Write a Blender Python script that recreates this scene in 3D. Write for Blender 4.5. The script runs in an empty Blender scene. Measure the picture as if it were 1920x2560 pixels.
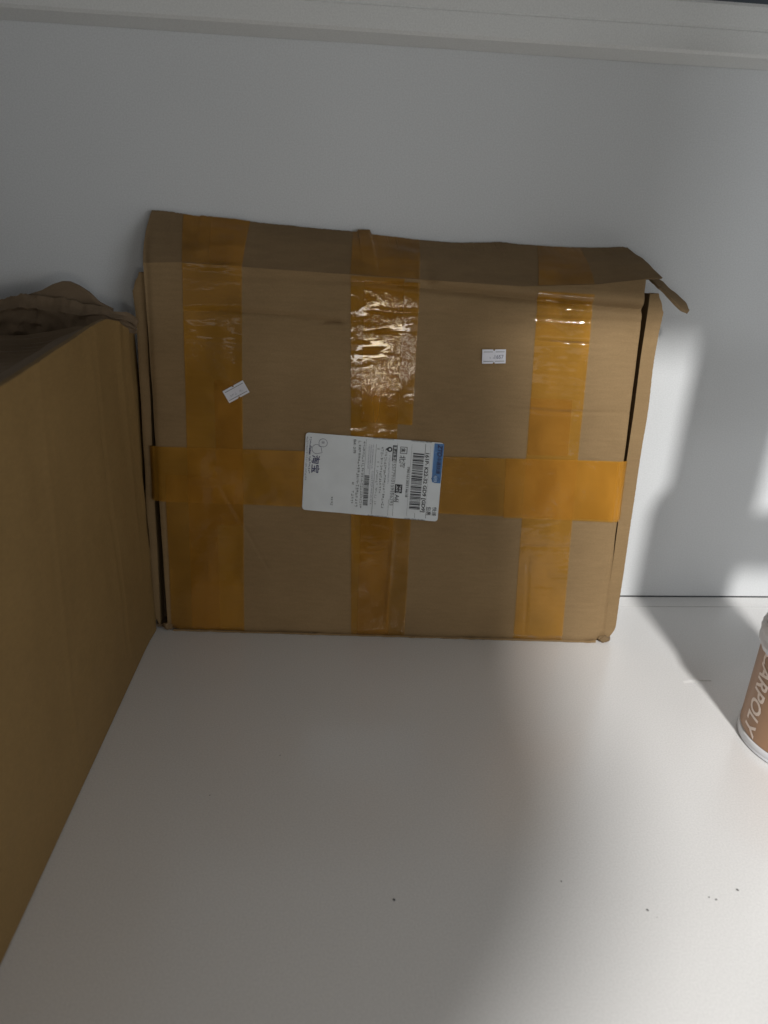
import bpy, bmesh, math, random
from mathutils import Vector, Matrix, noise
R = math.radians
S = bpy.context.scene
C = S.collection
random.seed(4)

# ------------------------------------------------------------------ camera
PITCH, ROLL, YAW = R(24), R(2.6), R(4.5)
fw = Vector((math.sin(YAW) * math.cos(PITCH), math.cos(YAW) * math.cos(PITCH), -math.sin(PITCH)))
rt = Vector((math.cos(YAW), -math.sin(YAW), 0)); up = rt.cross(fw)
cr, sr = math.cos(ROLL), math.sin(ROLL)
RX = rt * cr + up * sr; UP = -rt * sr + up * cr
cd = bpy.data.cameras.new('camera'); cam = bpy.data.objects.new('camera', cd); C.objects.link(cam)
M = Matrix((RX, UP, -fw)).transposed().to_4x4(); M.translation = Vector((0, -0.7896, 0.46)); cam.matrix_world = M
cd.sensor_fit = 'VERTICAL'; cd.sensor_height = 34.6; cd.lens = 26.0; cd.clip_start = 0.01; cd.clip_end = 50
cd.dof.use_dof = True; cd.dof.focus_distance = 0.74; cd.dof.aperture_fstop = 5.6
S.camera = cam

# ------------------------------------------------------------------ world, lamps, exposure
w = bpy.data.worlds.new("World"); S.world = w; w.use_nodes = True
bg = w.node_tree.nodes['Background']; bg.inputs[0].default_value = (0.88, 0.94, 1.0, 1); bg.inputs[1].default_value = 0.135
def area(name, loc, target, size, size_y, power, col, shape='RECTANGLE', spread=None):
    l = bpy.data.lights.new(name, 'AREA'); l.shape = shape; l.size = size
    if shape in ('RECTANGLE', 'ELLIPSE'): l.size_y = size_y
    l.energy = power; l.color = col
    if spread: l.spread = spread
    o = bpy.data.objects.new(name, l); C.objects.link(o); o.location = loc
    o.rotation_euler = (Vector(target) - Vector(loc)).to_track_quat('-Z', 'Y').to_euler()
    return o
area('room_lamp', (0.45, -2.1, 1.78), (0.25, -0.2, 0.1), 0.18, 0.18, 59, (1.0, 0.985, 0.96), 'DISK')
area('room_bounce', (1.45, -1.75, 0.45), (0.1, 0.0, 0.42), 1.1, 0.6, 6.0, (0.95, 0.98, 1.0))
area('glint_light', (0.035, -0.80, 0.335), (0.06, -0.05, 0.3), 0.10, 0.06, 0.24, (1.0, 0.93, 0.82))  # added lamp just below the camera, only for glints on the middle tape
area('side_glint_light', (0.04, -0.81, 0.345), (0.06, -0.05, 0.3), 0.95, 0.05, 0.11, (1.0, 0.94, 0.84))  # added wide, weak lamp for glints on the outer tapes
S.view_settings.view_transform = 'Standard'; S.view_settings.look = 'None'
S.view_settings.exposure = 0.14; S.view_settings.gamma = 1
S.cycles.caustics_reflective = False; S.cycles.caustics_refractive = False; S.cycles.max_bounces = 8; S.cycles.transparent_max_bounces = 16

# ------------------------------------------------------------------ helpers
def tag(o, label=None, cat=None, kind=None, group=None):
    if label: o['label'] = label
    if cat: o['category'] = cat
    if kind: o['kind'] = kind
    if group: o['group'] = group
    return o
def empty(name, loc, label, cat, group=None):
    o = bpy.data.objects.new(name, None); C.objects.link(o); o.location = loc; o.empty_display_size = .01
    return tag(o, label, cat, group=group)
def obj(name, me, mat, parent=None, smooth=False):
    o = bpy.data.objects.new(name, me); C.objects.link(o)
    if isinstance(mat, (list, tuple)):
        for m in mat: me.materials.append(m)
    elif mat: me.materials.append(mat)
    if smooth:
        me.shade_smooth()
        if smooth != 2: me.set_sharp_from_angle(angle=R(38))
    if parent:
        o.parent = parent; root = parent
        off = Vector((0, 0, 0))
        while root: off += root.location; root = root.parent
        me.transform(Matrix.Translation(-off))
    return o
def mesh(verts, faces):
    me = bpy.data.meshes.new('m'); me.from_pydata([tuple(v) for v in verts], [], faces); me.update(); return me
def box(x0, x1, y0, y1, z0, z1, bev=0.0, name='m'):
    bm = bmesh.new(); bmesh.ops.create_cube(bm, size=1)
    for v in bm.verts:
        v.co = Vector(((x0 + x1) / 2 + v.co.x * (x1 - x0), (y0 + y1) / 2 + v.co.y * (y1 - y0), (z0 + z1) / 2 + v.co.z * (z1 - z0)))
    if bev: bmesh.ops.bevel(bm, geom=bm.edges[:], offset=bev, segments=2, affect='EDGES', profile=.5)
    me = bpy.data.meshes.new(name); bm.to_mesh(me); bm.free(); return me
def sheet(f, nu, nv, thick=0.0, back=None):
    """grid surface f(a,b), a,b in 0..1; with thickness along back(a,b) or the mean normal"""
    vs = [f(i / nu, j / nv) for j in range(nv + 1) for i in range(nu + 1)]
    idx = lambda i, j: j * (nu + 1) + i
    fs = [(idx(i, j), idx(i + 1, j), idx(i + 1, j + 1), idx(i, j + 1)) for j in range(nv) for i in range(nu)]
    if thick:
        n0 = len(vs)
        d = back if back is not None else -((vs[nu] - vs[0]).cross(vs[idx(0, nv)] - vs[0])).normalized()
        vs += [v + d * thick for v in vs[:n0]]
        fs += [tuple(n0 + k for k in reversed(q)) for q in fs[:]]
        for i in range(nu):
            a, b = idx(i, 0), idx(i + 1, 0); fs.append((b, a, n0 + a, n0 + b))
            a, b = idx(i, nv), idx(i + 1, nv); fs.append((a, b, n0 + b, n0 + a))
        for j in range(nv):
            a, b = idx(0, j), idx(0, j + 1); fs.append((a, b, n0 + b, n0 + a))
            a, b = idx(nu, j), idx(nu, j + 1); fs.append((b, a, n0 + a, n0 + b))
    return mesh(vs, fs)
def interp(pts, x):
    if x <= pts[0][0]: return pts[0][1]
    for (a, ya), (b, yb) in zip(pts, pts[1:]):
        if x <= b: return ya + (yb - ya) * (x - a) / (b - a)
    return pts[-1][1]
def nz(x, y, z=0.0): return noise.noise(Vector((x, y, z)))
def gauss(d, s): return math.exp(-(d / s) ** 2)

# ------------------------------------------------------------------ materials
def mat(name):
    m = bpy.data.materials.new(name); m.use_nodes = True; nt = m.node_tree
    return m, nt, nt.nodes['Principled BSDF'], nt.nodes['Material Output']
def N(nt, t, **k):
    n = nt.nodes.new(t)
    for a, b in k.items():
        if a.startswith('_'): setattr(n, a[1:], b)
        else: n.inputs[a].default_value = b
    return n
def coords(nt, scale=(1, 1, 1)):
    tc = nt.nodes.new('ShaderNodeTexCoord'); mp = nt.nodes.new('ShaderNodeMapping')
    mp.inputs['Scale'].default_value = scale
    nt.links.new(tc.outputs['Object'], mp.inputs['Vector']); return mp.outputs[0]
def ramp(nt, fac, cols):
    r = nt.nodes.new('ShaderNodeValToRGB'); e = r.color_ramp.elements
    while len(e) < len(cols): e.new(.5)
    for el, (p, c) in zip(e, cols): el.position = p; el.color = (*c, 1)
    nt.links.new(fac, r.inputs[0]); return r.outputs[0]
def mixc(nt, a, b, fac, mode='MULTIPLY'):
    m = nt.nodes.new('ShaderNodeMix'); m.data_type = 'RGBA'; m.blend_type = mode
    if isinstance(fac, float): m.inputs[0].default_value = fac
    else: nt.links.new(fac, m.inputs[0])
    for s, v in ((6, a), (7, b)):
        if isinstance(v, tuple): m.inputs[s].default_value = (*v, 1)
        else: nt.links.new(v, m.inputs[s])
    return m.outputs[2]
def bump(nt, h, strength, dist, prev=None):
    b = nt.nodes.new('ShaderNodeBump'); b.inputs['Strength'].default_value = strength; b.inputs['Distance'].default_value = dist
    nt.links.new(h, b.inputs['Height'])
    if prev: nt.links.new(prev, b.inputs['Normal'])
    return b.outputs[0]

def kraft(name, c0, c1, flute=(0, 0, 1), rough=.82):
    m, nt, p, out = mat(name)
    n1 = N(nt, 'ShaderNodeTexNoise', Scale=9.0, Detail=6.0); nt.links.new(coords(nt, (1, 1, 1)), n1.inputs[0])
    n2 = N(nt, 'ShaderNodeTexNoise', Scale=160.0, Detail=5.0); nt.links.new(coords(nt, (.35, 1, 2.2)), n2.inputs[0])
    n3 = N(nt, 'ShaderNodeTexNoise', Scale=900.0, Detail=2.0); nt.links.new(coords(nt), n3.inputs[0])
    c = ramp(nt, n1.outputs[0], [(.25, c0), (.75, c1)])
    c = mixc(nt, c, ramp(nt, n2.outputs[0], [(.3, (.94, .935, .92)), (.7, (1.03, 1.03, 1.02))]), 1.0)
    c = mixc(nt, c, ramp(nt, n3.outputs[0], [(.35, (.93, .93, .92)), (.65, (1.03, 1.03, 1.03))]), 1.0)
    nt.links.new(c, p.inputs['Base Color']); p.inputs['Roughness'].default_value = rough
    p.inputs['Specular IOR Level'].default_value = .25
    wv = N(nt, 'ShaderNodeTexWave', Scale=46.0, Distortion=1.2, Detail=2.0); wv.bands_direction = 'Z' if flute[2] else 'Y'
    nt.links.new(coords(nt), wv.inputs[0])
    b = bump(nt, wv.outputs[0], .05, .0006)
    b = bump(nt, n2.outputs[0], .06, .0005, b)
    nt.links.new(b, p.inputs['Normal']); return m
KRAFT = kraft('kraft_board', (.240, .157, .077), (.300, .200, .100))
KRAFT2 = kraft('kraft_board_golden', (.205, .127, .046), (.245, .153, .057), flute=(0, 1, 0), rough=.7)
KRAFT_SHADE = kraft('kraft_board_shade', (.175, .116, .060), (.22, .148, .078))  # same board, with the upper shelf's shade on the flap put into its colour
KRAFT_DARK = kraft('kraft_board_deep_shade', (.15, .104, .064), (.20, .142, .09))  # darker board: shade of crevices and left box flaps put into the colour

def tape_mat(name, tint, dif, share, glossr, wrinkle=1.0):
    m, nt, p, out = mat(name); nt.nodes.remove(p)
    tr = N(nt, 'ShaderNodeBsdfTransparent'); tr.inputs[0].default_value = (*tint, 1)
    df = N(nt, 'ShaderNodeBsdfDiffuse'); 
    n0 = N(nt, 'ShaderNodeTexNoise', Scale=22.0, Detail=4.0); nt.links.new(coords(nt, (1, 1, .4)), n0.inputs[0])
    nt.links.new(ramp(nt, n0.outputs[0], [(.3, tuple(v * .9 for v in dif)), (.7, tuple(min(1, v * 1.1) for v in dif))]), df.inputs[0])
    mx = N(nt, 'ShaderNodeMixShader'); 
    ad = N(nt, 'ShaderNodeTexNoise', Scale=30.0, Detail=5.0, Distortion=.6); nt.links.new(coords(nt, (1, 1, .5)), ad.inputs[0])
    nt.links.new(ramp(nt, ad.outputs[0], [(.35, (share * .72,) * 3), (.65, (share * 1.25,) * 3)]), mx.inputs[0])
    nt.links.new(tr.outputs[0], mx.inputs[1]); nt.links.new(df.outputs[0], mx.inputs[2])
    gl = N(nt, 'ShaderNodeBsdfGlossy', Roughness=glossr)
    fr = N(nt, 'ShaderNodeFresnel', IOR=1.5)
    # crinkles: patches of fine wrinkles between patches pressed flat
    k = N(nt, 'ShaderNodeTexNoise', Scale=190.0, Detail=3.0, Distortion=1.6); nt.links.new(coords(nt, (1, 1, .9)), k.inputs[0])
    pm = N(nt, 'ShaderNodeTexNoise', Scale=20.0, Detail=3.0, Distortion=.8); nt.links.new(coords(nt, (.7, 1, 1.6)), pm.inputs[0])
    msk = ramp(nt, pm.outputs[0], [(.48, (.03, .03, .03)), (.56, (1, 1, 1))])
    mul = nt.nodes.new('ShaderNodeMath'); mul.operation = 'MULTIPLY'
    nt.links.new(k.outputs[0], mul.inputs[0]); nt.links.new(msk, mul.inputs[1])
    big = N(nt, 'ShaderNodeTexNoise', Scale=34.0, Detail=2.0, Distortion=1.0); nt.links.new(coords(nt, (.5, 1, 1.5)), big.inputs[0])
    b = bump(nt, big.outputs[0], .10 * wrinkle, .0018)
    b = bump(nt, mul.outputs[0], .38 * wrinkle, .0008, b)
    nt.links.new(b, gl.inputs['Normal']); nt.links.new(b, fr.inputs['Normal'])
    m2 = N(nt, 'ShaderNodeMixShader'); nt.links.new(fr.outputs[0], m2.inputs[0])
    nt.links.new(mx.outputs[0], m2.inputs[1]); nt.links.new(gl.outputs[0], m2.inputs[2])
    nt.links.new(m2.outputs[0], out.inputs[0]); return m
TAPE = tape_mat('brown_packing_tape', (.985, .885, .49), (.76, .36, .05), .32, .045)
TAPE_FLAT = tape_mat('brown_packing_tape_smooth', (.985, .895, .56), (.72, .34, .055), .26, .10, .6)

def white_board(name, c, rough, spec=.5, sc=1.0):
    m, nt, p, out = mat(name)
    n1 = N(nt, 'ShaderNodeTexNoise', Scale=3.5, Detail=5.0); nt.links.new(coords(nt), n1.inputs[0])
    n2 = N(nt, 'ShaderNodeTexNoise', Scale=700.0, Detail=2.0); nt.links.new(coords(nt), n2.inputs[0])
    a = ramp(nt, n1.outputs[0], [(.15, tuple(v * .93 for v in c)), (.85, c)])
    a = mixc(nt, a, ramp(nt, n2.outputs[0], [(.35, (.93, .93, .93)), (.65, (1.02, 1.02, 1.02))]), 1.0)
    nt.links.new(a, p.inputs['Base Color'])
    nt.links.new(ramp(nt, n1.outputs[0], [(.1, (rough * .85,) * 3), (.9, (rough * 1.15,) * 3)]), p.inputs['Roughness'])
    p.inputs['Specular IOR Level'].default_value = spec
    nt.links.new(bump(nt, n2.outputs[0], .06, .0004), p.inputs['Normal']); return m
FLOOR = white_board('white_laminate', (.765, .755, .745), .2, .9)
WALL = white_board('white_panel', (.665, .68, .69), .5, .35)
RAILM = white_board('white_coated_rail', (.74, .745, .73), .32, .5)
def plain(name, c, rough=.6, spec=.4, metal=0.0):
    m, nt, p, out = mat(name)
    n1 = N(nt, 'ShaderNodeTexNoise', Scale=60.0, Detail=3.0); nt.links.new(coords(nt), n1.inputs[0])
    nt.links.new(ramp(nt, n1.outputs[0], [(.3, tuple(v * .93 for v in c)), (.7, c)]), p.inputs['Base Color'])
    p.inputs['Roughness'].default_value = rough; p.inputs['Specular IOR Level'].default_value = spec; p.inputs['Metallic'].default_value = metal
    return m
PAPER = plain('label_paper', (.71, .745, .765), .45)
PAPER2 = plain('sticker_paper', (.74, .74, .80), .5)
INK = plain('black_ink', (.035, .035, .04), .5); GREY = plain('grey_ink', (.10, .105, .11), .5); FAINT = plain('faint_ink', (.26, .27, .33), .5)
BLUE = plain('blue_ink', (.075, .19, .42), .45); NAVY = plain('navy_ink', (.035, .05, .13), .45); PURPLE = plain('violet_ink', (.05, .05, .13), .5)
LBLUE = plain('pale_blue_ink', (.45, .60, .80), .5)
SLATE = plain('blue_grey_panel', (.10, .125, .145), .5)
DARK = plain('dark_gap', (.10, .10, .10), .9)
PLASTIC = plain('white_plastic', (.80, .82, .86), .3, .5)
GREYPL = plain('grey_translucent_plastic', (.66, .67, .66), .35, .5)
CANLAB = plain('brown_can_label', (.42, .238, .13), .38, .5)
CANTXT = plain('pale_can_lettering', (.95, .80, .70), .4)
CRUMB = plain('dark_crumb', (.015, .015, .015), .8)
CLOTH = plain('dark_cloth', (.07, .075, .085), .9, .2); SKIN = plain('skin', (.45, .27, .19), .55)

# ------------------------------------------------------------------ setting
tag(obj('shelf_board', box(-1.0, 1.2, -.66, -.0243, -.018, 0), FLOOR), kind='structure')
shelf = bpy.data.objects['shelf_board']
tag(obj('rear_trim_strip', box(-1.0, 1.2, -.0230, -.0010, -.018, -.0002), FLOOR), kind='structure')
tag(obj('shelf_underside', box(-1.0, 1.2, -.66, .0, -.03, -.0185), DARK), kind='structure')
tag(obj('back_wall', box(-1.0, 1.2, 0, .012, .0010, .600), WALL), kind='structure')
tag(obj('gap_behind_shelf', box(-1.0, 1.2, .0125, .02, -.02, .75), SLATE), kind='structure')
tag(obj('upper_shelf', box(-1.0, 1.2, -.46, -.001, .625, .643, .001), WALL), kind='structure')
tag(obj('left_shade_panel', box(-1.0, -.982, -.66, -.0005, .0005, .6245), WALL), kind='structure')  # unseen panel, added to dim the left end of the wall
# top rail: profile swept along the wall, with a very slight slope
prof = [(-.0004, .5600), (-.004, .5600), (-.026, .5655), (-.0285, .5680), (-.0285, .5845), (-.0278, .5853), (-.0278, .5862), (-.0285, .5868), (-.0285, .603), (-.027, .6055), (-.0004, .6062)]
vs = []; nseg = 40
for i in range(nseg + 1):
    x = -.9 + 2.0 * i / nseg
    for y, z in prof: vs.append(Vector((x, y, z - .008 * (x - .06) + .0003 * nz(x * 6, y * 90))))
k = len(prof)
fs = [(i * k + j, i * k + (j + 1) % k, (i + 1) * k + (j + 1) % k, (i + 1) * k + j) for i in range(nseg) for j in range(k)]
rail = obj('top_rail', mesh(vs, fs), RAILM)
tag(rail, 'long white rail fixed across the top of the back wall', 'rail')

# floor mark
def scratch(x, y, l, a, wd=.0006):
    d = Vector((math.cos(a), math.sin(a), 0)); n = Vector((-d.y, d.x, 0)); v = []; f = []
    for i in range(9):
        s = i / 8; ww = wd * math.sin(math.pi * min(max(s, .04), .96)); c = Vector((x, y, 0)) + d * (s - .5) * l + n * .0012 * math.sin(s * 4)
        v += [c - n * ww + Vector((0, 0, .0001)), c + Vector((0, 0, .0005)), c + n * ww + Vector((0, 0, .0001))]
    for i in range(8):
        for j in (0, 1): f.append((i * 3 + j, i * 3 + 3 + j, i * 3 + 4 + j, i * 3 + 1 + j))
    return mesh(v, f)
obj('scratch', scratch(.374, -.1690, .030, R(4), .0004), FLOOR, shelf)
obj('scratch', scratch(.366, -.1715, .016, R(10), .0004), FLOOR, shelf)

# ------------------------------------------------------------------ main carton frame of reference
B0 = Vector((-.17384, -.07878, 0.0008)); yaw, lean = R(-2.7624), R(7.05)
EU = Vector((math.cos(yaw), math.sin(yaw), 0)); nn = Vector((-math.sin(yaw), math.cos(yaw), 0))
EV = nn * math.sin(lean) + Vector((0, 0, 1)) * math.cos(lean)
EN = EU.cross(EV)                                                     # towards the camera
def P(u, v, wd=0.0):                                                  # millimetres on the carton front
    return B0 + EU * (u / 1000) + EV * (v / 1000) + EN * (wd / 1000)
CREASE = [(-3, 373.5), (30, 375.5), (101, 373.2), (236, 369.5), (350, 366.5), (420, 371), (468, 378)]
def panel_uv(a, b):
    """front panel outline: slightly out of square, with uneven edges"""
    ul = -3.1 + (4.3 + 3.1) * (1 - b) + .5 * nz(b * 9, 3.1) + 3.0 * gauss((1 - b), .02) * 0
    ur = 467.4 + (473.7 - 467.4) * (1 - b) + .6 * nz(b * 11, 7.7)
    u = ul + (ur - ul) * a
    v0 = 1.2 - 3.0 * a + .9 * nz(a * 14, 1.7)
    return u, v0 + (interp(CREASE, u) - v0) * b
def H(u, v):
    """relief of the front panel in mm"""
    h = 2.4 * nz(u / 130, v / 120, 2.2) + 1.1 * nz(u / 45, v / 38, 5.1) + .18 * nz(u / 13, v / 9, 9.3)
    vc = interp([(0, 371), (100, 366), (209, 366), (350, 356.5), (466, 350.5)], u)
    on = interp([(60, .15), (200, .55), (240, 1), (470, 1)], u)
    h -= 4.0 * on * gauss(v - vc + 1, 3.2); h += 2.4 * on * gauss(v - vc - 8, 5)
    h -= 5.0 * gauss(u - 263, 8) * gauss(v - 367, 2.6)
    v1 = interp([(29, 331.5), (93, 333), (138, 331.5), (180, 327)], u)
    h -= 2.1 * interp([(20, 0), (45, .6), (100, 1), (180, 1), (188, 0)], u) * gauss(v - v1, 2.0)
    h += 1.3 * interp([(20, 0), (45, .6), (100, 1), (180, 1), (188, 0)], u) * gauss(v - v1 - 7, 4.5)
    h -= 1.8 * gauss(u - 168, 14) * gauss(v - 326.5 - .06 * (u - 168), 1.4)
    h -= .9 * interp([(350, 0), (372, 1), (424, 1), (435, .3)], u) * gauss(v - 316.8, 1.5)
    h -= .9 * interp([(330, 0), (375, 1), (471, .7)], u) * gauss(v - 250 - .7 * math.sin(u / 17), 1.7)
    h -= .6 * interp([(372, 0), (378, 1), (424, 1), (430, 0)], u) * gauss(v - 108, 1.6)
    h += .8 * gauss(u - 238 - .03 * (v - 60), 1.5) * interp([(8, 0), (20, 1), (110, 1), (125, 0)], v)
    h -= .7 * gauss(u - 385 - .05 * (50 - v) , 1.4) * interp([(2, 0), (10, 1), (90, .8), (105, 0)], v)
    h -= .9 * gauss(u - (70 + .55 * (150 - v)), 1.3) * interp([(60, 0), (80, .7), (150, .7), (165, 0)], v) * .7
    h += .10 * math.sin(v * 1.05) * .35 + .5 * nz(u / 24, v / 60, 12)
    h -= 1.2 * gauss(v - 338 - 7 * nz(u / 60, 3), 2.2) * interp([(200, 0), (230, .6), (360, 1), (466, .8)], u)
    h -= 3.2 * gauss(v, 3.5) * (.8 + .4 * nz(u / 11, .3))                # rolled lower edge
    h -= 2.0 * gauss(u - 470, 3) + 1.6 * gauss(u + 1, 3)
    h -= 4.0 * gauss(u - 472, 9) * gauss(v, 7) + 3.0 * gauss(u - 3, 9) * gauss(v, 8)
    return h
box1 = empty('cardboard_box', (B0.x, B0.y, 0), 'flat taped cardboard box with a white shipping label, leaning on the back wall', 'cardboard box')
def f_panel(a, b):
    u, v = panel_uv(a, b); return P(u, v, H(u, v))
obj('front_panel', sheet(f_panel, 300, 236, .0032, back=-EN), KRAFT, box1, True)

# body behind: bottom, back and the two side walls whose edges stand proud of the panel
def edge_strip(u0, u1, flip):
    def f(a, b):
        v = 2.5 + 362.5 * b
        du = 1.4 * nz(v / 55, 2 + flip * 5) + .35 * nz(v / 3.1, flip)
        top = 4.5 * gauss(b - 1, .018); bot = 5.5 * gauss(b, .022)
        outer = (u1 if flip > 0 else u0) + du + interp([(0, -1.2), (.9, 1.2), (.955, 2.4), (.96, .6), (1, 0)], b) * flip - flip * (top + bot)
        inner = (u0 if flip > 0 else u1) + .4 * du + (1.2 * b if flip > 0 else 1.2 * b)
        u = inner + (outer - inner) * a
        return P(u, v + 2.0 * nz(a * 3, b * 30) * (b > .97), -5.2 + .5 * nz(v / 30, a) - .7 * a ** 6)
    return sheet(f, 10, 190, .022, back=-EN)
o = obj('side_edge', edge_strip(473.4, 487.6, 1), KRAFT, box1, True)
o = obj('side_edge', edge_strip(-13.0, -4.8, -1), KRAFT, box1, True)
obj('back_panel', sheet(lambda a, b: P(-10 + 494 * a, 3 + 360 * b, -24 + 1.0 * nz(a * 4, b * 4)), 20, 20, .003, back=-EN), KRAFT_DARK, box1, True)
obj('bottom_panel', sheet(lambda a, b: P(-8 + 490 * a, 1.8 + .6 * nz(a * 20, b), -5.0 - 20 * b), 60, 3, .003, back=EV), KRAFT_DARK, box1, True)
# torn lip of cardboard along the lower edge
def f_lip(a, b):
    u = 10 + 455 * a
    return P(u, 1.6 - .5 * b + .8 * nz(u / 9, 4), -1.0 + 1.2 * b + .9 * nz(u / 13, 1))
obj('lower_fold', sheet(f_lip, 160, 2, .0014, back=-EV), KRAFT, box1, True)
def crush(u, v, r, seed):
    def f(a, b):
        th, ph = a * 2 * math.pi, b * math.pi
        q = 1 + .5 * nz(math.cos(th) * 1.4 + seed, math.sin(th) * 1.4, ph * 1.5)
        return P(u + r * q * math.cos(th) * math.sin(ph) * 1.3, v + r * q * math.cos(ph), -2.5 + r * .7 * q * math.sin(th) * math.sin(ph))
    return sheet(f, 14, 8)
obj('crushed_corner', crush(474, 3.5, 4.2, 1), KRAFT_SHADE, box1, False)
obj('crushed_corner', crush(4, 4.5, 4.0, 5), KRAFT_SHADE, box1, False)

# top flap, folded back against the wall
FT = [(-.1690, .4161), (-.150, .4150), (-.1249, .4120), (-.1240, .4132), (-.105, .4120), (-.0801, .4096), (-.05, .4076), (-.0196, .4058), (.0237, .4040), (.0245, .4062), (.036, .4064), (.0375, .4022), (.0848, .3990), (.128, .3977), (.150, .3990), (.1634, .4000), (.1834, .3986), (.2235, .3975), (.2637, .3982), (.286, .4000), (.2906, .3992)]
XR = .2906; XL = -.169
def flap_pt(a, b):
    # lower edge follows the crease, right end kicks out to the torn corner
    u = -3.1 + (484.5 + 3.1) * a
    lo = P(min(u, 500), interp(CREASE + [(485, 379)], u), H(min(u, 468), interp(CREASE, min(u, 468))) - .3)
    if a > .95: lo += Vector((0, .004, 0)) * ((a - .95) / .05)
    x = XL + (XR - XL) * a
    jag = .0005 * nz(x * 900, 1.3) + .0005 * abs(math.sin(x * 1450)) * (1 if x > .05 else .3)
    hi = Vector((x, -.0045, interp(FT, x) - jag))
    p = lo.lerp(hi, b)
    bulge = .0022 * math.sin(math.pi * b) * (1 + nz(x * 9, b * 2)) + .0009 * nz(x * 40, b * 6)
    p += Vector((0, -1, .5)) * bulge
    p.x += -.006 * math.sin(math.pi * b) * (1 if a < .01 else max(0, 1 - a * 40)) * .3
    return p
nflap = Vector((0, .55, -.8)).normalized()
flap = obj('top_flap', sheet(flap_pt, 420, 26, .003, back=Vector((0, .8, -.45)).normalized()), KRAFT_SHADE, box1, True)
# side flap: thin tongue of board running down from the flap's right end
inn = [(.2906, -.0045, .3985), (.300, -.026, .3835), (.3075, -.044, .3720), (.312, -.050, .3685), (.326, -.052, .3570), (.3425, -.052, .3435)]
out = [(.2920, -.0035, .3992), (.3085, -.0120, .3870), (.3220, -.018, .3790), (.3300, -.024, .3725), (.3440, -.030, .3640), (.3560, -.036, .3560)]
def f_tongue(a, b):
    s = a * 5; i = min(int(s), 4); t = s - i
    p = Vector(inn[i]).lerp(Vector(inn[i + 1]), t); q = Vector(out[i]).lerp(Vector(out[i + 1]), t)
    q = p.lerp(q, .5); r = p.lerp(q, b); e = gauss(a - 1, .05)
    r += Vector((0, 0, 1)) * .0012 * nz(a * 8, b * 3) - (r - p.lerp(q, .5)) * .75 * e
    return r
obj('side_flap', sheet(f_tongue, 60, 8, .0022, back=Vector((-.45, .15, -.88)).normalized()), KRAFT_SHADE, box1, True)

# packing tape
def strip(c, eps, nu=None, nv=None, trim=None):
    """c: TL,TR,BR,BL in mm"""
    (x0, y0), (x1, y1), (x2, y2), (x3, y3) = c
    wu = max(abs(x1 - x0), abs(x2 - x3)); wv = max(abs(y0 - y3), abs(y1 - y2))
    nu = nu or max(2, int(wu / 1.9)); nv = nv or max(2, int(wv / 1.9))
    def f(a, b):
        xt, yt = x0 + (x1 - x0) * a, y0 + (y1 - y0) * a; xb, yb = x3 + (x2 - x3) * a, y3 + (y2 - y3) * a
        u, v = xb + (xt - xb) * b, yb + (yt - yb) * b
        e = .35 * nz(v / 14, x0) * (1 - abs(2 * a - 1)) * 0
        uu = min(max(u, -1), 470)
        hh = H(uu, v) if -3 <= u <= 472 else H(uu, v) - min(5.5, 1.1 * max(-3 - u, u - 472))
        return P(u + e, v, hh + eps)
    return sheet(f, nu, nv)
def tape(c, eps, m=TAPE, label=None):
    o = obj('packing_tape', strip(c, eps), m, box1, True)
    if label: o['label'] = label
    return o
# vertical runs, two overlapping layers each
tape([(33, 375), (88, 374.5), (85.5, 1.4), (30, 1.2)], .50, label='left vertical run of brown tape')
tape([(9, 172), (60, 172), (60, 1.0), (8.5, 2.0)], .75, TAPE_FLAT)
tape([(60, 268), (86.5, 268), (86, 120), (60, 120)], .75, TAPE_FLAT)
tape([(189.5, 369.6), (240, 369), (239, 1), (200, .6)], .50, label='middle vertical run of brown tape')
tape([(203, 366), (254.5, 366), (254, 231), (203, 233)], .80, TAPE)
tape([(206, 140), (257.5, 140), (257, -.8), (206, .2)], .78, TAPE_FLAT)
tape([(366.5, 363), (419, 362), (427.5, -.4), (375, -.4)], .50, label='right vertical run of brown tape')
tape([(369, 262), (410, 262), (412, 205), (371, 205)], .80, TAPE_FLAT)
# horizontal run round the middle
tape([(-6, 200.5), (480, 200.8), (480, 139), (-6, 144.3)], 1.1, label='horizontal run of brown tape round the middle of the box')
tape([(350, 201), (473, 201.5), (473, 137), (352, 139)], 1.4, TAPE)
def tape_flap(b0, b1, t0, t1, eps=.0005):
    def f(a, b):
        bb = .01 + .985 * b; q = (b0 + (b1 - b0) * a) * (1 - bb) + (t0 + (t1 - t0) * a) * bb
        return flap_pt(q, bb) + Vector((0, -.8, .45)) * eps
    return sheet(f, int((b1 - b0) * 300), 26)
for q_ in ((.074, .187, .063, .198), (.394, .527, .41, .55), (.757, .866, .803, .896)):
    obj('packing_tape', tape_flap(*q_), TAPE_FLAT, box1, True)
obj('packing_tape', tape_flap(.125, .187, .12, .198, .0009), TAPE_FLAT, box1, True)
# tape wrapped under the lower edge
for u0, u1 in ((206, 258), (375, 428), (30, 84)):
    obj('packing_tape', sheet(lambda a, b, u0=u0, u1=u1: P(u0 + (u1 - u0) * a, 1.2 - 2.4 * b + .9 * nz((u0 + (u1 - u0) * a) / 9, 4), -2.3 + .4 * nz(a * 9, 2) - 2 * b), 26, 3), TAPE_FLAT, box1, True)

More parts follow.
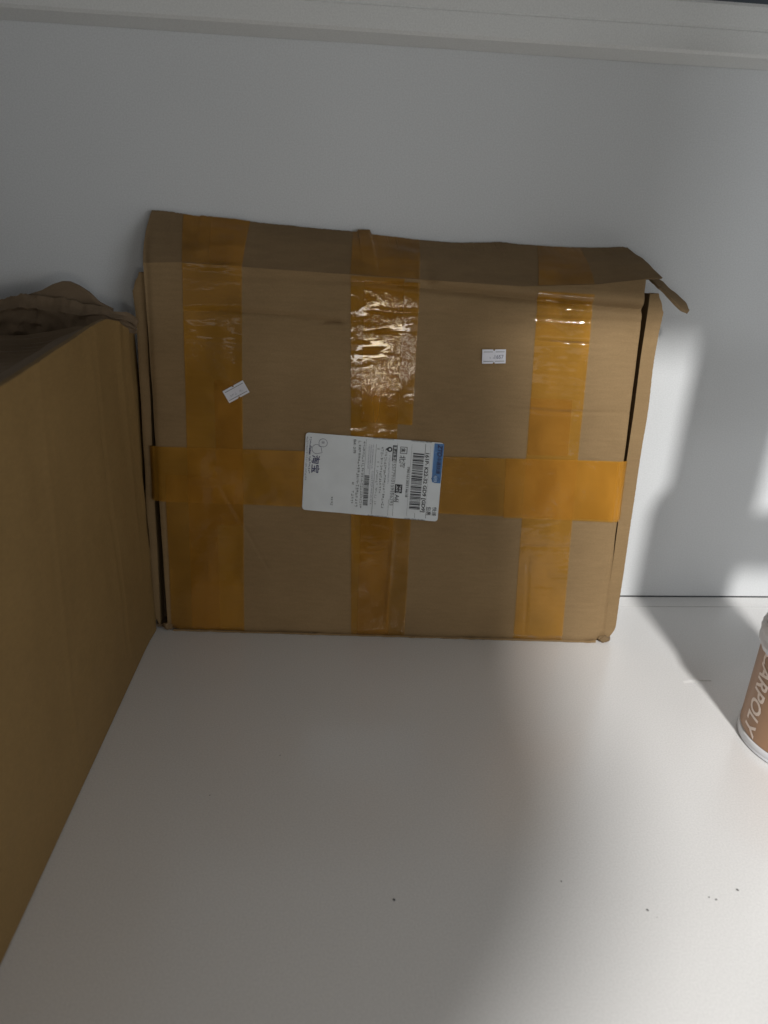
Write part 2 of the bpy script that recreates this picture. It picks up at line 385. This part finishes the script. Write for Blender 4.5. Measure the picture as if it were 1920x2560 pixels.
# ------------------------------------------------------------------ flat print on the carton
class Flat:
    def __init__(s): s.v = []; s.f = []
    def poly(s, pts): n = len(s.v); s.v += pts; s.f.append(tuple(range(n, n + len(pts))))
    def rect(s, a, b, c, d): s.poly([(a, b), (c, b), (c, d), (a, d)])
    def ring(s, cx, cy, r, wd, n=24, tip=None):
        o = []; i = []
        for k in range(n):
            t = 2 * math.pi * k / n; rr = r * (1 + (.35 * gauss((t - tip + math.pi) % (2 * math.pi) - math.pi, .22) if tip is not None else 0))
            o.append((cx + rr * math.cos(t), cy + rr * math.sin(t))); i.append((cx + (rr - wd) * math.cos(t), cy + (rr - wd) * math.sin(t)))
        for k in range(n): s.poly([o[k], o[(k + 1) % n], i[(k + 1) % n], i[k]])
    def disk(s, cx, cy, r, n=16): s.poly([(cx + r * math.cos(2 * math.pi * k / n), cy + r * math.sin(2 * math.pi * k / n)) for k in range(n)])
    def text(s, body, x, y, size, width=None, rot=0.0, bold=0.0, shear=0.0, fine=0.0):
        c = bpy.data.curves.new('t', 'FONT'); c.body = body; c.size = 1.0; c.offset = bold + (.012 if body.isascii() else -.008); c.resolution_u = 3; c.shear = shear
        o = bpy.data.objects.new('t', c); C.objects.link(o); bpy.context.view_layer.update()
        me = bpy.data.meshes.new_from_object(o.evaluated_get(bpy.context.evaluated_depsgraph_get()))
        if not me.vertices: bpy.data.objects.remove(o); return
        x0 = min(v.co.x for v in me.vertices); x1 = max(v.co.x for v in me.vertices)
        sx = (width / (x1 - x0)) if width else size
        if fine:
            bm = bmesh.new(); bm.from_mesh(me); bmesh.ops.triangulate(bm, faces=bm.faces[:])
            for _ in range(4):
                le = [e for e in bm.edges if e.calc_length() * size > fine]
                if le: bmesh.ops.subdivide_edges(bm, edges=le, cuts=1); bmesh.ops.triangulate(bm, faces=bm.faces[:])
            bm.to_mesh(me); bm.free()
        n = len(s.v); cr_, sr_ = math.cos(rot), math.sin(rot)
        for v in me.vertices:
            X, Y = (v.co.x - x0) * sx, v.co.y * size
            s.v.append((x + X * cr_ - Y * sr_, y + X * sr_ + Y * cr_))
        s.f += [tuple(n + i for i in p.vertices) for p in me.polygons]
        bpy.data.objects.remove(o); bpy.data.curves.remove(c); bpy.data.meshes.remove(me)
    def marks(s, x, y, length, g, wd=.22, fill=1.0):
        """a line of print too small to read: short strokes, glyph by glyph"""
        k = 0.0
        while k < length:
            if random.random() < fill:
                for _ in range(random.choice((2, 3, 3, 4))):
                    if random.random() < .55:
                        a = random.uniform(0, g * .3); yy = y + random.uniform(0, g * .85); s.rect(x + k + a, yy, x + k + g * .85, yy + wd)
                    else:
                        a = random.uniform(0, g * .75); yy = y + random.uniform(0, g * .3); s.rect(x + k + a, yy, x + k + a + wd, y + g * .9)
            k += g
    def build(s, name, m, parent, fmap):
        return obj(name, mesh([fmap(*p) for p in s.v], s.f), m, parent)

LQ = [(149.2, 220.1), (286.7, 214.6), (284.8, 132.4), (146.0, 140.1)]
def lab(s_, t_, eps):
    a, b = t_ / 137.0, s_ / 81.0
    top = (LQ[0][0] + (LQ[1][0] - LQ[0][0]) * a, LQ[0][1] + (LQ[1][1] - LQ[0][1]) * a)
    bot = (LQ[3][0] + (LQ[2][0] - LQ[3][0]) * a, LQ[3][1] + (LQ[2][1] - LQ[3][1]) * a)
    u, v = top[0] + (bot[0] - top[0]) * b, top[1] + (bot[1] - top[1]) * b
    return P(u, v, H(u, v) + eps)
def rounded(w_, h_, r, n=5):
    pts = []
    for cx, cy, a0 in ((w_ - r, r, -90), (w_ - r, h_ - r, 0), (r, h_ - r, 90), (r, r, 180)):
        for k in range(n + 1):
            t = R(a0 + 90 * k / n); pts.append((cx + r * math.cos(t), cy + r * math.sin(t)))
    return pts
# paper: a grid clipped to rounded corners by squeezing its rows
def f_lab(a, b):
    r = 3.2; t = b * 137; ins = 0
    for e in (t, 137 - t):
        if e < r: ins = max(ins, r - math.sqrt(max(0, r * r - (r - e) ** 2)))
    return lab(ins + (81 - 2 * ins) * a, t, 1.75)
bs = [0, .003, .008, .015, .0235] + [.0235 + .953 * k / 60 for k in range(1, 60)] + [.9765, .985, .992, .997, 1]
vsl = [f_lab(i / 40, b) for b in bs for i in range(41)]
fsl = [(j * 41 + i, j * 41 + i + 1, j * 41 + i + 42, j * 41 + i + 41) for j in range(len(bs) - 1) for i in range(40)]
label = obj('shipping_label', mesh(vsl, fsl), PAPER, box1, True)
label['label'] = 'white rectangular shipping label with barcodes and a blue corner block'

bl = Flat(); bl.poly([(1, 137), (1, 127.5), (38, 127.5), (40.3, 128.3), (41, 130.5), (41, 136.6)]); bl.build('blue_block', BLUE, label, lambda a, b: lab(a, b, 2.0))
ed = Flat(); ed.rect(2.0, 126.9, 30, 127.5); ed.text('标快', 33.0, 129.6, 3.9, bold=.015); ed.build('header_print', LBLUE, label, lambda a, b: lab(a, b, 2.15))
nv = Flat(); nv.text('ZTO', 1.6, 131.2, 6.2, width=12.5, bold=.035, shear=.25); nv.text('中通快递', 14.8, 131.6, 4.3, bold=.03)
nv.ring(36.7, 131.2, 4.4, .55, 4); nv.build('header_print', NAVY, label, lambda a, b: lab(a, b, 2.2))
t1 = Flat()
t1.text('161P- K22-32 GD9 [GD9]', 11.4, 119.6, 5.0, width=61, bold=.012)
t1.text('快递', 66, 131.0, 4.8, bold=.01); t1.text('包裹', 66, 125.4, 4.8, bold=.01)
t1.rect(2.5, 118.6, 16, 119.0); t1.rect(66, 124.4, 78.5, 124.7); t1.rect(74, 113.3, 79, 113.6)
random.seed(11)
s0 = 12.4
while s0 < 70:                                                         # main barcode
    w_ = random.choice((.45, .5, .9, 1.3)); t1.rect(s0, 107.2, min(s0 + w_, 70.4), 118.0); s0 += w_ + random.choice((.45, .5, .8, 1.1))
t1.rect(7, 94, 14, 94.5); t1.rect(7, 100.5, 14, 101); t1.rect(7, 94.5, 7.5, 100.5); t1.rect(13.5, 94.5, 14, 100.5)
t1.text('集', 8.2, 95.2, 4.8, bold=.01)
t1.text('北海', 15.8, 94.4, 6.6, bold=.02)
t1.rect(45.6, 91.5, 54.6, 98.8); t1.text('A6J', 56, 92.2, 5.8)
t1.rect(4, 90.9, 45, 91.1); t1.rect(55, 90.9, 79, 91.1)
t1.disk(10.5, 83.6, 2.6); t1.poly([(8.3, 82.3), (12.7, 82.3), (10.5, 79.6)])
t1.rect(6, 70.0, 79, 70.25); t1.text('Bif: 2件', 3.2, 47.6, 3.4, width=14.5, bold=.01)
t1.build('printed_text', INK, label, lambda a, b: lab(a, b, 2.0))
t2 = Flat()
t2.rect(6, 86.6, 22.4, 91.2)
t2.text('79016130214618', 26.7, 102.4, 3.4, width=31.5)
t2.text('15577910159转6293', 23, 87.3, 4.9, width=45)
random.seed(12); s0 = 39
while s0 < 71:
    w_ = random.choice((.4, .8, 1.2)); t2.rect(s0, 60.6, min(s0 + w_, 71.3), 65.4); s0 += w_ + random.choice((.4, .4, .8))
t2.text('79016130214618', 80.0, 124.5, 2.0, width=21, rot=R(-90)); t2.text('79016130214618', 1.0, 103.5, 2.0, width=21, rot=R(90))
t2.text('79016130214618', 80.0, 87.5, 2.0, width=21, rot=R(-90)); t2.text('79016130214618', 1.0, 66.0, 2.0, width=21, rot=R(90))
t2.marks(4, 56.8, 68, 2.7, .3); t2.marks(4, 52.4, 68, 3.0, .34); t2.marks(44, 48.0, 30, 3.0, .3, .8)
t2.marks(10, 79.0, 62, 2.7, .3); t2.marks(8, 75.0, 48, 2.7, .3); t2.marks(9, 71.3, 2, 3); t2.marks(23, 71.6, 44, 2.3, .2, .8)
t2.marks(64, 28.0, 8, 2.5, .3)
t2.rect(2, 59.9, 62, 60.1); t2.rect(62, 86.0, 79, 86.2); t2.rect(4, 105.2, 78, 105.35); t2.rect(4, 123.9, 64, 124.0)
t2.build('printed_text', GREY, label, lambda a, b: lab(a, b, 2.05))
t3 = Flat(); t3.marks(16, 83.4, 30, 1.5, .2); t3.marks(7, 66.6, 24, 1.3, .18); t3.marks(7, 64.6, 30, 1.2, .16); t3.marks(7, 62.7, 24, 1.2, .16); t3.marks(34, 67.2, 34, 2.2, .2)
t3.marks(4, 1.0, 44, 1.9, .26); t3.build('printed_text', FAINT, label, lambda a, b: lab(a, b, 2.05))
t4 = Flat(); t4.text('淘宝', 22.5, 8.0, 8.6, width=18.5, bold=.02); t4.marks(4, 4.1, 10, 2.0, .3); t4.text('Taobao', 13.5, 4.2, 2.9, bold=.03); t4.marks(24, 4.1, 17, 2.0, .34)
t4.ring(16.2, 11.6, 4.9, .35, tip=R(60)); t4.ring(9.2, 17.6, 4.3, .35, tip=R(-45)); t4.text('亲', 7.3, 16.3, 3.4)
t4.build('printed_text', PURPLE, label, lambda a, b: lab(a, b, 2.05))
wt = Flat(); wt.marks(6.8, 87.2, 15, 3.4, .45); wt.marks(46.3, 92.6, 7.6, 2.3, .4); wt.marks(46.3, 95.4, 7.6, 2.3, .4); wt.disk(10.5, 83.8, 1.2)
wt.build('printed_text', PAPER, label, lambda a, b: lab(a, b, 2.25))
for o in label.children:
    if o.name in ('printed_text.002', 'printed_text.004'): o['kind'] = 'stuff'

def sticker(q, digits, label_text, notch):
    def m2(s_, t_, eps):                                               # s 0..22.5 right, t 0..13.5 up
        a, b = s_ / 22.5, t_ / 13.5
        top = Vector(q[0]).lerp(Vector(q[1]), a); bot = Vector(q[3]).lerp(Vector(q[2]), a); p = bot.lerp(top, b)
        return P(p.x, p.y, H(p.x, p.y) + eps)
    fl_ = Flat()
    fl_.poly([(0, 0), (10.2, 0), (10.2, 6.7), (0, 6.7)]); fl_.poly([(10.2, 1.3), (12.2, 1.3), (12.2, 12.2), (10.2, 12.2)])
    fl_.poly([(0, 6.7), (10.2, 6.7), (10.2, 13.5), (0, 13.5)]); fl_.poly([(12.2, 0), (22.5, 0), (22.5, 13.5), (12.2, 13.5)])
    fl_.poly([(10.2, 0), (10.8, 1.3), (10.2, 1.3)]); fl_.poly([(12.2, 1.3), (11.7, 1.3), (12.2, 0)])
    fl_.poly([(10.2, 12.2), (10.7, 12.2), (10.2, 13.5)]); fl_.poly([(11.7, 12.2), (12.2, 12.2), (12.2, 13.5)])
    st = fl_.build('price_sticker', PAPER2, box1, lambda a, b: m2(a, b, 1.6)); st['label'] = label_text
    ln = Flat(); ln.rect(1.3, 2.0, 21.2, 2.45); ln.rect(1.3, 10.9, 21.2, 11.35)
    ln.build('printed_line', GREY, st, lambda a, b: m2(a, b, 1.85))
    dg = Flat()
    if digits: dg.text(digits, 11.8, 4.6, 5.2, width=8.6); dg.marks(5, 4.6, 6, 1.6, .22, .6)
    else: dg.marks(4, 4.4, 15, 2.4, .2, .5)
    dg.build('faded_digits', FAINT, st, lambda a, b: m2(a, b, 1.85))
sticker([(317.7, 307.0), (340.3, 308.1), (341.0, 294.8), (318.3, 293.5)], '1657', 'small white price sticker with faded digits, right of the middle tape', True)
sticker([(68.0, 257.5), (87.9, 269.1), (94.4, 257.7), (74.4, 246.2)], None, 'small tilted white price sticker on the left tape', True)

# ------------------------------------------------------------------ large carton on the left
bx = empty('open_cardboard_box', (-.36, -.30, 0), 'large golden brown cardboard box with crumpled open top flaps, standing at the left edge', 'cardboard box')
TOP = [(-.80, .328), (-.334, .334), (-.273, .3355), (-.213, .337), (-.155, .3385), (-.130, .3375), (-.108, .332), (-.096, .327), (-.080, .3205), (-.069, .315), (-.055, .310), (-.026, .306)]
def lx(y): return -.183 + .04 * (y + .065)
def f_right(a, b):
    y = -.80 + (.80 - .026) * a; z = (interp(TOP, y) - .0015) * b + .0012
    x = lx(min(y, -.065)) + .002 * gauss(y + .075, .02) + .003 * nz(y * 7, z * 6) * math.sin(math.pi * min(b, .98)) ** 2 + .0008 * nz(y * 40, z * 25) * min(1, b * 6)
    c = max(0, y + .080) / .014; x -= .0065 * min(1, c * c) 
    x += .0015 * gauss(y + .105, .006) * b - .0011 * gauss(y + .168 + .02 * (z - .2), .0022) * min(1, b * 6) + .0007 * gauss(y + .31 - .1 * z, .003) * min(1, b * 6) + .0009 * nz(y * 26, z * 19, 4) * min(1, b * 6)
    return Vector((x, y, z))
obj('right_panel', sheet(f_right, 200, 60, .004, back=Vector((-1, 0, 0))), KRAFT2, bx, True)
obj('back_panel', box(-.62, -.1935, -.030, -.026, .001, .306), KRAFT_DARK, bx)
obj('left_panel', box(-.62, -.616, -.80, -.0605, .001, .325), KRAFT2, bx)
obj('bottom_panel', box(-.615, -.215, -.79, -.062, .001, .005), KRAFT_DARK, bx)
# right top flap: folds in and down from the panel's edge
def f_rf(a, b):
    y = -.78 + (.78 - .098) * a; x0 = lx(y) - .0045
    x = x0 - .034 * b; z = interp(TOP, y) - .003 - .010 * b - .004 * b * b + .0012 * nz(y * 30, b * 2)
    return Vector((x, y, z))
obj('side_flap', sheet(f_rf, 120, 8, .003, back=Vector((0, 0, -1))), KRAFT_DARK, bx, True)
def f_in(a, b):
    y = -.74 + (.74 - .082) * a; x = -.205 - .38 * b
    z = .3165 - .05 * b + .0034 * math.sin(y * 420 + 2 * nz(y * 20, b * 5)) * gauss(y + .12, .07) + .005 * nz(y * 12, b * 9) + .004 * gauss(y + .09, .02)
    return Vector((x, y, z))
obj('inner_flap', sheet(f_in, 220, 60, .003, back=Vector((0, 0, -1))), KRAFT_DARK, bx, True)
UPB = [(-.60, .325), (-.33, .333), (-.300, .339), (-.294, .3395), (-.283, .3425), (-.276, .345), (-.262, .3445), (-.25, .343), (-.235, .3415), (-.222, .3385), (-.211, .337), (-.200, .3335), (-.187, .331), (-.181, .3265), (-.178, .322)]
LOB = [(-.60, .318), (-.30, .329), (-.261, .327), (-.226, .323), (-.205, .3195), (-.178, .313)]
def f_band(a, b):
    x = -.60 + (.60 - .1785) * a; z0, z1 = interp(LOB, x) - .018 * min(1, max(0, -.20 - x) / .03), interp(UPB, x) + .0012 * nz(x * 420, 3) + .0022 * nz(x * 110, 8)
    z = z0 + (z1 - z0) * b
    y = -.078 + .012 * b + .009 * abs(nz(x * 34, b * 2.5)) - .005 * abs(nz(x * 80, b * 3.5, 3)) + .0003 * math.sin(x * 900 + 5 * nz(x * 40, 1)) - .005 * math.sin(math.pi * b) * (1 + nz(x * 50, 1)) - .003 * gauss(b - .72 - .12 * nz(x * 18, 5), .05)
    y += .010 * gauss(x + .178, .010)
    return Vector((x, y, z))
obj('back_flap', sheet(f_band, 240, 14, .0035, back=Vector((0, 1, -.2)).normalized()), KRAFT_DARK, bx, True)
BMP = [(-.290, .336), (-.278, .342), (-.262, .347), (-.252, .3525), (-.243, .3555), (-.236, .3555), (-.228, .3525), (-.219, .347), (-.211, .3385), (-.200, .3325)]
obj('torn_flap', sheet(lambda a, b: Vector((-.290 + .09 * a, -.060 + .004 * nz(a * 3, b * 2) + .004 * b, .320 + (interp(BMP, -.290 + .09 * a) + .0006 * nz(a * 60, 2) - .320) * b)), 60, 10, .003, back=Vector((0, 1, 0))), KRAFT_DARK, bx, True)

# ------------------------------------------------------------------ can at the right edge
cc = Vector((.431, -.260, 0)); CR = .053
can = empty('paint_can', cc, 'round can with brown sleeve and white base rim at the right edge', 'can')
def lathe(profile, n=96, mod=None):
    vs = []; m = len(profile)
    for i in range(n):
        t = 2 * math.pi * i / n
        for j, (r, z) in enumerate(profile):
            if mod: r, z = mod(t, r, z, j)
            vs.append(cc + Vector((r * math.cos(t), r * math.sin(t), z)))
    fs = [(i * m + j, ((i + 1) % n) * m + j, ((i + 1) % n) * m + j + 1, i * m + j + 1) for i in range(n) for j in range(m - 1)]
    return mesh(vs, fs)
obj('base_rim', lathe([(0.0, .0006), (.0515, .0006), (.0538, .0012), (.0540, .0026), (.0536, .0034), (.0540, .0042), (.0541, .0075), (.0536, .0088), (.0524, .0092)]), PLASTIC, can, True)
body = obj('printed_sleeve', lathe([(.0524, .0094), (.0529, .0100), (.0529, .0985), (.0524, .0990)]), CANLAB, can, True)
def crin(t, r, z, j): return (r + .0012 * nz(math.cos(t) * 9, math.sin(t) * 9, z * 160) * (.0 if j in (0,) else 1), z + .003 * nz(math.cos(t) * 7, math.sin(t) * 7, 4) * (1 if j < 3 else .3))
obj('plastic_wrap', lathe([(.0535, .0925), (.0550, .0945), (.0562, .099), (.0556, .104), (.0565, .108), (.0548, .113), (.0530, .1145)], 140, crin), PLASTIC, can, False)
obj('upper_body', lathe([(.0528, .1085), (.0528, .315), (.050, .322), (.046, .324), (0, .3245)]), GREYPL, can, True)
up_ = lathe([(0, .326), (.046, .3262), (.048, .330), (.048, .580), (.044, .588), (0, .588)]); up_.transform(Matrix.Translation((.010, 0, 0)))
obj('shadow_cylinder', up_, GREYPL, can, True)  # unseen plain cylinder, added to carry the dark band up the wall
obj('shadow_arm', box(.465, .62, -.285, -.235, .268, .305, .008), GREYPL, can, True)  # unseen bar, added to cast the crosswise shadow between the lit wall patches
ct = Flat(); ct.text('CARPOLY', 0, 0, 22, width=84, bold=.012, shear=.12, fine=2.5)
def onc(s_, t_):
    th = R(173) + (t_ / 1000) / CR; return cc + Vector((.0532 * math.cos(th), .0532 * math.sin(th), .0945 - s_ / 1000))
ct.build('brand_lettering', CANTXT, body, onc)

# ------------------------------------------------------------------ the person taking the photograph, behind the camera
def skinned(name, pts, edges, m, parent, sub=2):
    me2 = bpy.data.meshes.new('m'); me2.from_pydata([p[:3] for p in pts], edges, [])
    o = bpy.data.objects.new(name, me2); C.objects.link(o)
    sk = o.modifiers.new('s', 'SKIN'); sb = o.modifiers.new('b', 'SUBSURF'); sb.levels = sub
    for v, p in zip(me2.skin_vertices[0].data, pts): v.radius = (p[3], p[4] if len(p) > 4 else p[3])
    me2.skin_vertices[0].data[0].use_root = True
    bpy.context.view_layer.update()
    res = bpy.data.meshes.new_from_object(o.evaluated_get(bpy.context.evaluated_depsgraph_get()))
    bpy.data.objects.remove(o); return obj(name, res, m, parent, True)
who = empty('person', (-.02, -1.12, 0), 'person in dark clothes leaning forward behind the camera with both hands raised', 'person')
J = [(-.03, -1.04, .30, .08, .08), (.02, -1.02, .55, .115, .115), (.16, -1.01, .75, .225, .22), (.11, -1.0, .95, .19, .11), (.10, -.98, 1.08, .06), (.09, -.95, 1.13, .055),
     (.265, -.98, .955, .07), (.285, -.93, .74, .052), (.18, -.87, .55, .040), (.070, -.83, .455, .028),
     (-.07, -.98, .95, .07), (-.20, -.93, .72, .055), (-.16, -.87, .55, .040), (-.092, -.83, .455, .028),
     (.12, -1.12, -.25, .08), (.13, -1.15, -.75, .05), (.0, -1.12, -.25, .08), (-.01, -1.15, -.75, .05)]
skinned('body', J, [(0, 1), (1, 2), (2, 3), (3, 4), (4, 5), (3, 6), (6, 7), (7, 8), (8, 9), (3, 10), (10, 11), (11, 12), (12, 13), (0, 14), (14, 15), (0, 16), (16, 17)], CLOTH, who)
hd = [(.09, -.95, 1.13, .05), (.085, -.935, 1.19, .072, .08), (.085, -.935, 1.28, .076, .088), (.085, -.945, 1.33, .05)]
skinned('head', hd, [(0, 1), (1, 2), (2, 3)], SKIN, who)
for sx in (1, -1):
    bx_, by_, bz_ = .045 * sx - .005, -.825, .452
    skinned('hand', [(bx_ + .02 * sx, by_ - .005, bz_, .019, .014), (bx_ - .005 * sx, by_, bz_ + .006, .022, .012)], [(0, 1)], SKIN, who)
    for k_ in range(4):
        z_ = bz_ + .024 - .014 * k_
        skinned('finger', [(bx_ - .005 * sx, by_, z_ - .004, .0075), (bx_ - .022 * sx, by_ + .004, z_, .0068), (bx_ - .036 * sx, by_ - .004, z_, .006), (bx_ - .040 * sx, by_ - .016, z_, .0055)], [(0, 1), (1, 2), (2, 3)], SKIN, who, 1)
    skinned('thumb', [(bx_ + .004 * sx, by_ - .01, bz_ - .012, .009), (bx_ - .014 * sx, by_ - .022, bz_ - .012, .008), (bx_ - .03 * sx, by_ - .024, bz_ - .006, .007)], [(0, 1), (1, 2)], SKIN, who, 1)

# ------------------------------------------------------------------ crumbs and scrap on the shelf board
def chunk(r, seed, sx=1.0):
    bm = bmesh.new(); bmesh.ops.create_icosphere(bm, subdivisions=1, radius=r)
    for v in bm.verts:
        v.co *= 1 + .45 * nz(v.co.x / r + seed, v.co.y / r, v.co.z / r); v.co.x *= sx; v.co.z *= .55
    me = bpy.data.meshes.new('m'); bm.to_mesh(me); bm.free(); return me
for i, (x, y, r, sx, rz, lb) in enumerate([
    (.0485, -.416, .00115, 1.1, .3, 'largest black crumb, on the bare white shelf below the middle of the box'),
    (-.0387, -.2714, .0005, 1.0, 0, 'tiny dark crumb on the shaded shelf nearest to the leaning box'),
    (-.0911, -.3163, .0005, 1.2, 1, 'tiny dark crumb on the shaded shelf nearest to the large left box'),
    (.1695, -.4037, .0006, 1.0, 0, 'small dark crumb at the soft edge of the shadow on the shelf'),
    (.2950, -.4142, .0008, 1.9, -.8, 'slanted dark crumb on the bright shelf, farthest right of the crumbs'),
    (.2715, -.4196, .0005, 1.5, 0, 'tiny grey crumb at the left end of a faint scratch on the bright shelf'),
    (.2758, -.4216, .0006, 1.9, 0, 'small grey crumb lying on the faint scratch on the bright shelf'),
    (.2233, -.4286, .0007, 1.9, -.6, 'slanted dark crumb on the bright shelf, left of the faint scratch'),
    (.228, -.4345, .0004, 1.0, 0, 'very tiny reddish crumb just below a slanted dark crumb')]):
    o = obj('crumb', chunk(r * .85, i * 3.1, sx), CRUMB); o.location = (x, y, r * .45); o.rotation_euler = (0, 0, rz)
    tag(o, lb, 'crumb', group='dark crumbs scattered on the shelf')
def f_curl(a, b):
    t = a * 2.4; return Vector((.3215 + .012 * a, -.4185 + .0022 * math.cos(t) - .002 * b, .0006 + .0022 * math.sin(t) * b + .0004))
tag(obj('plastic_scrap', sheet(f_curl, 16, 4), PLASTIC, None, True), 'small curl of white plastic on the shelf at the right edge', 'plastic scrap')
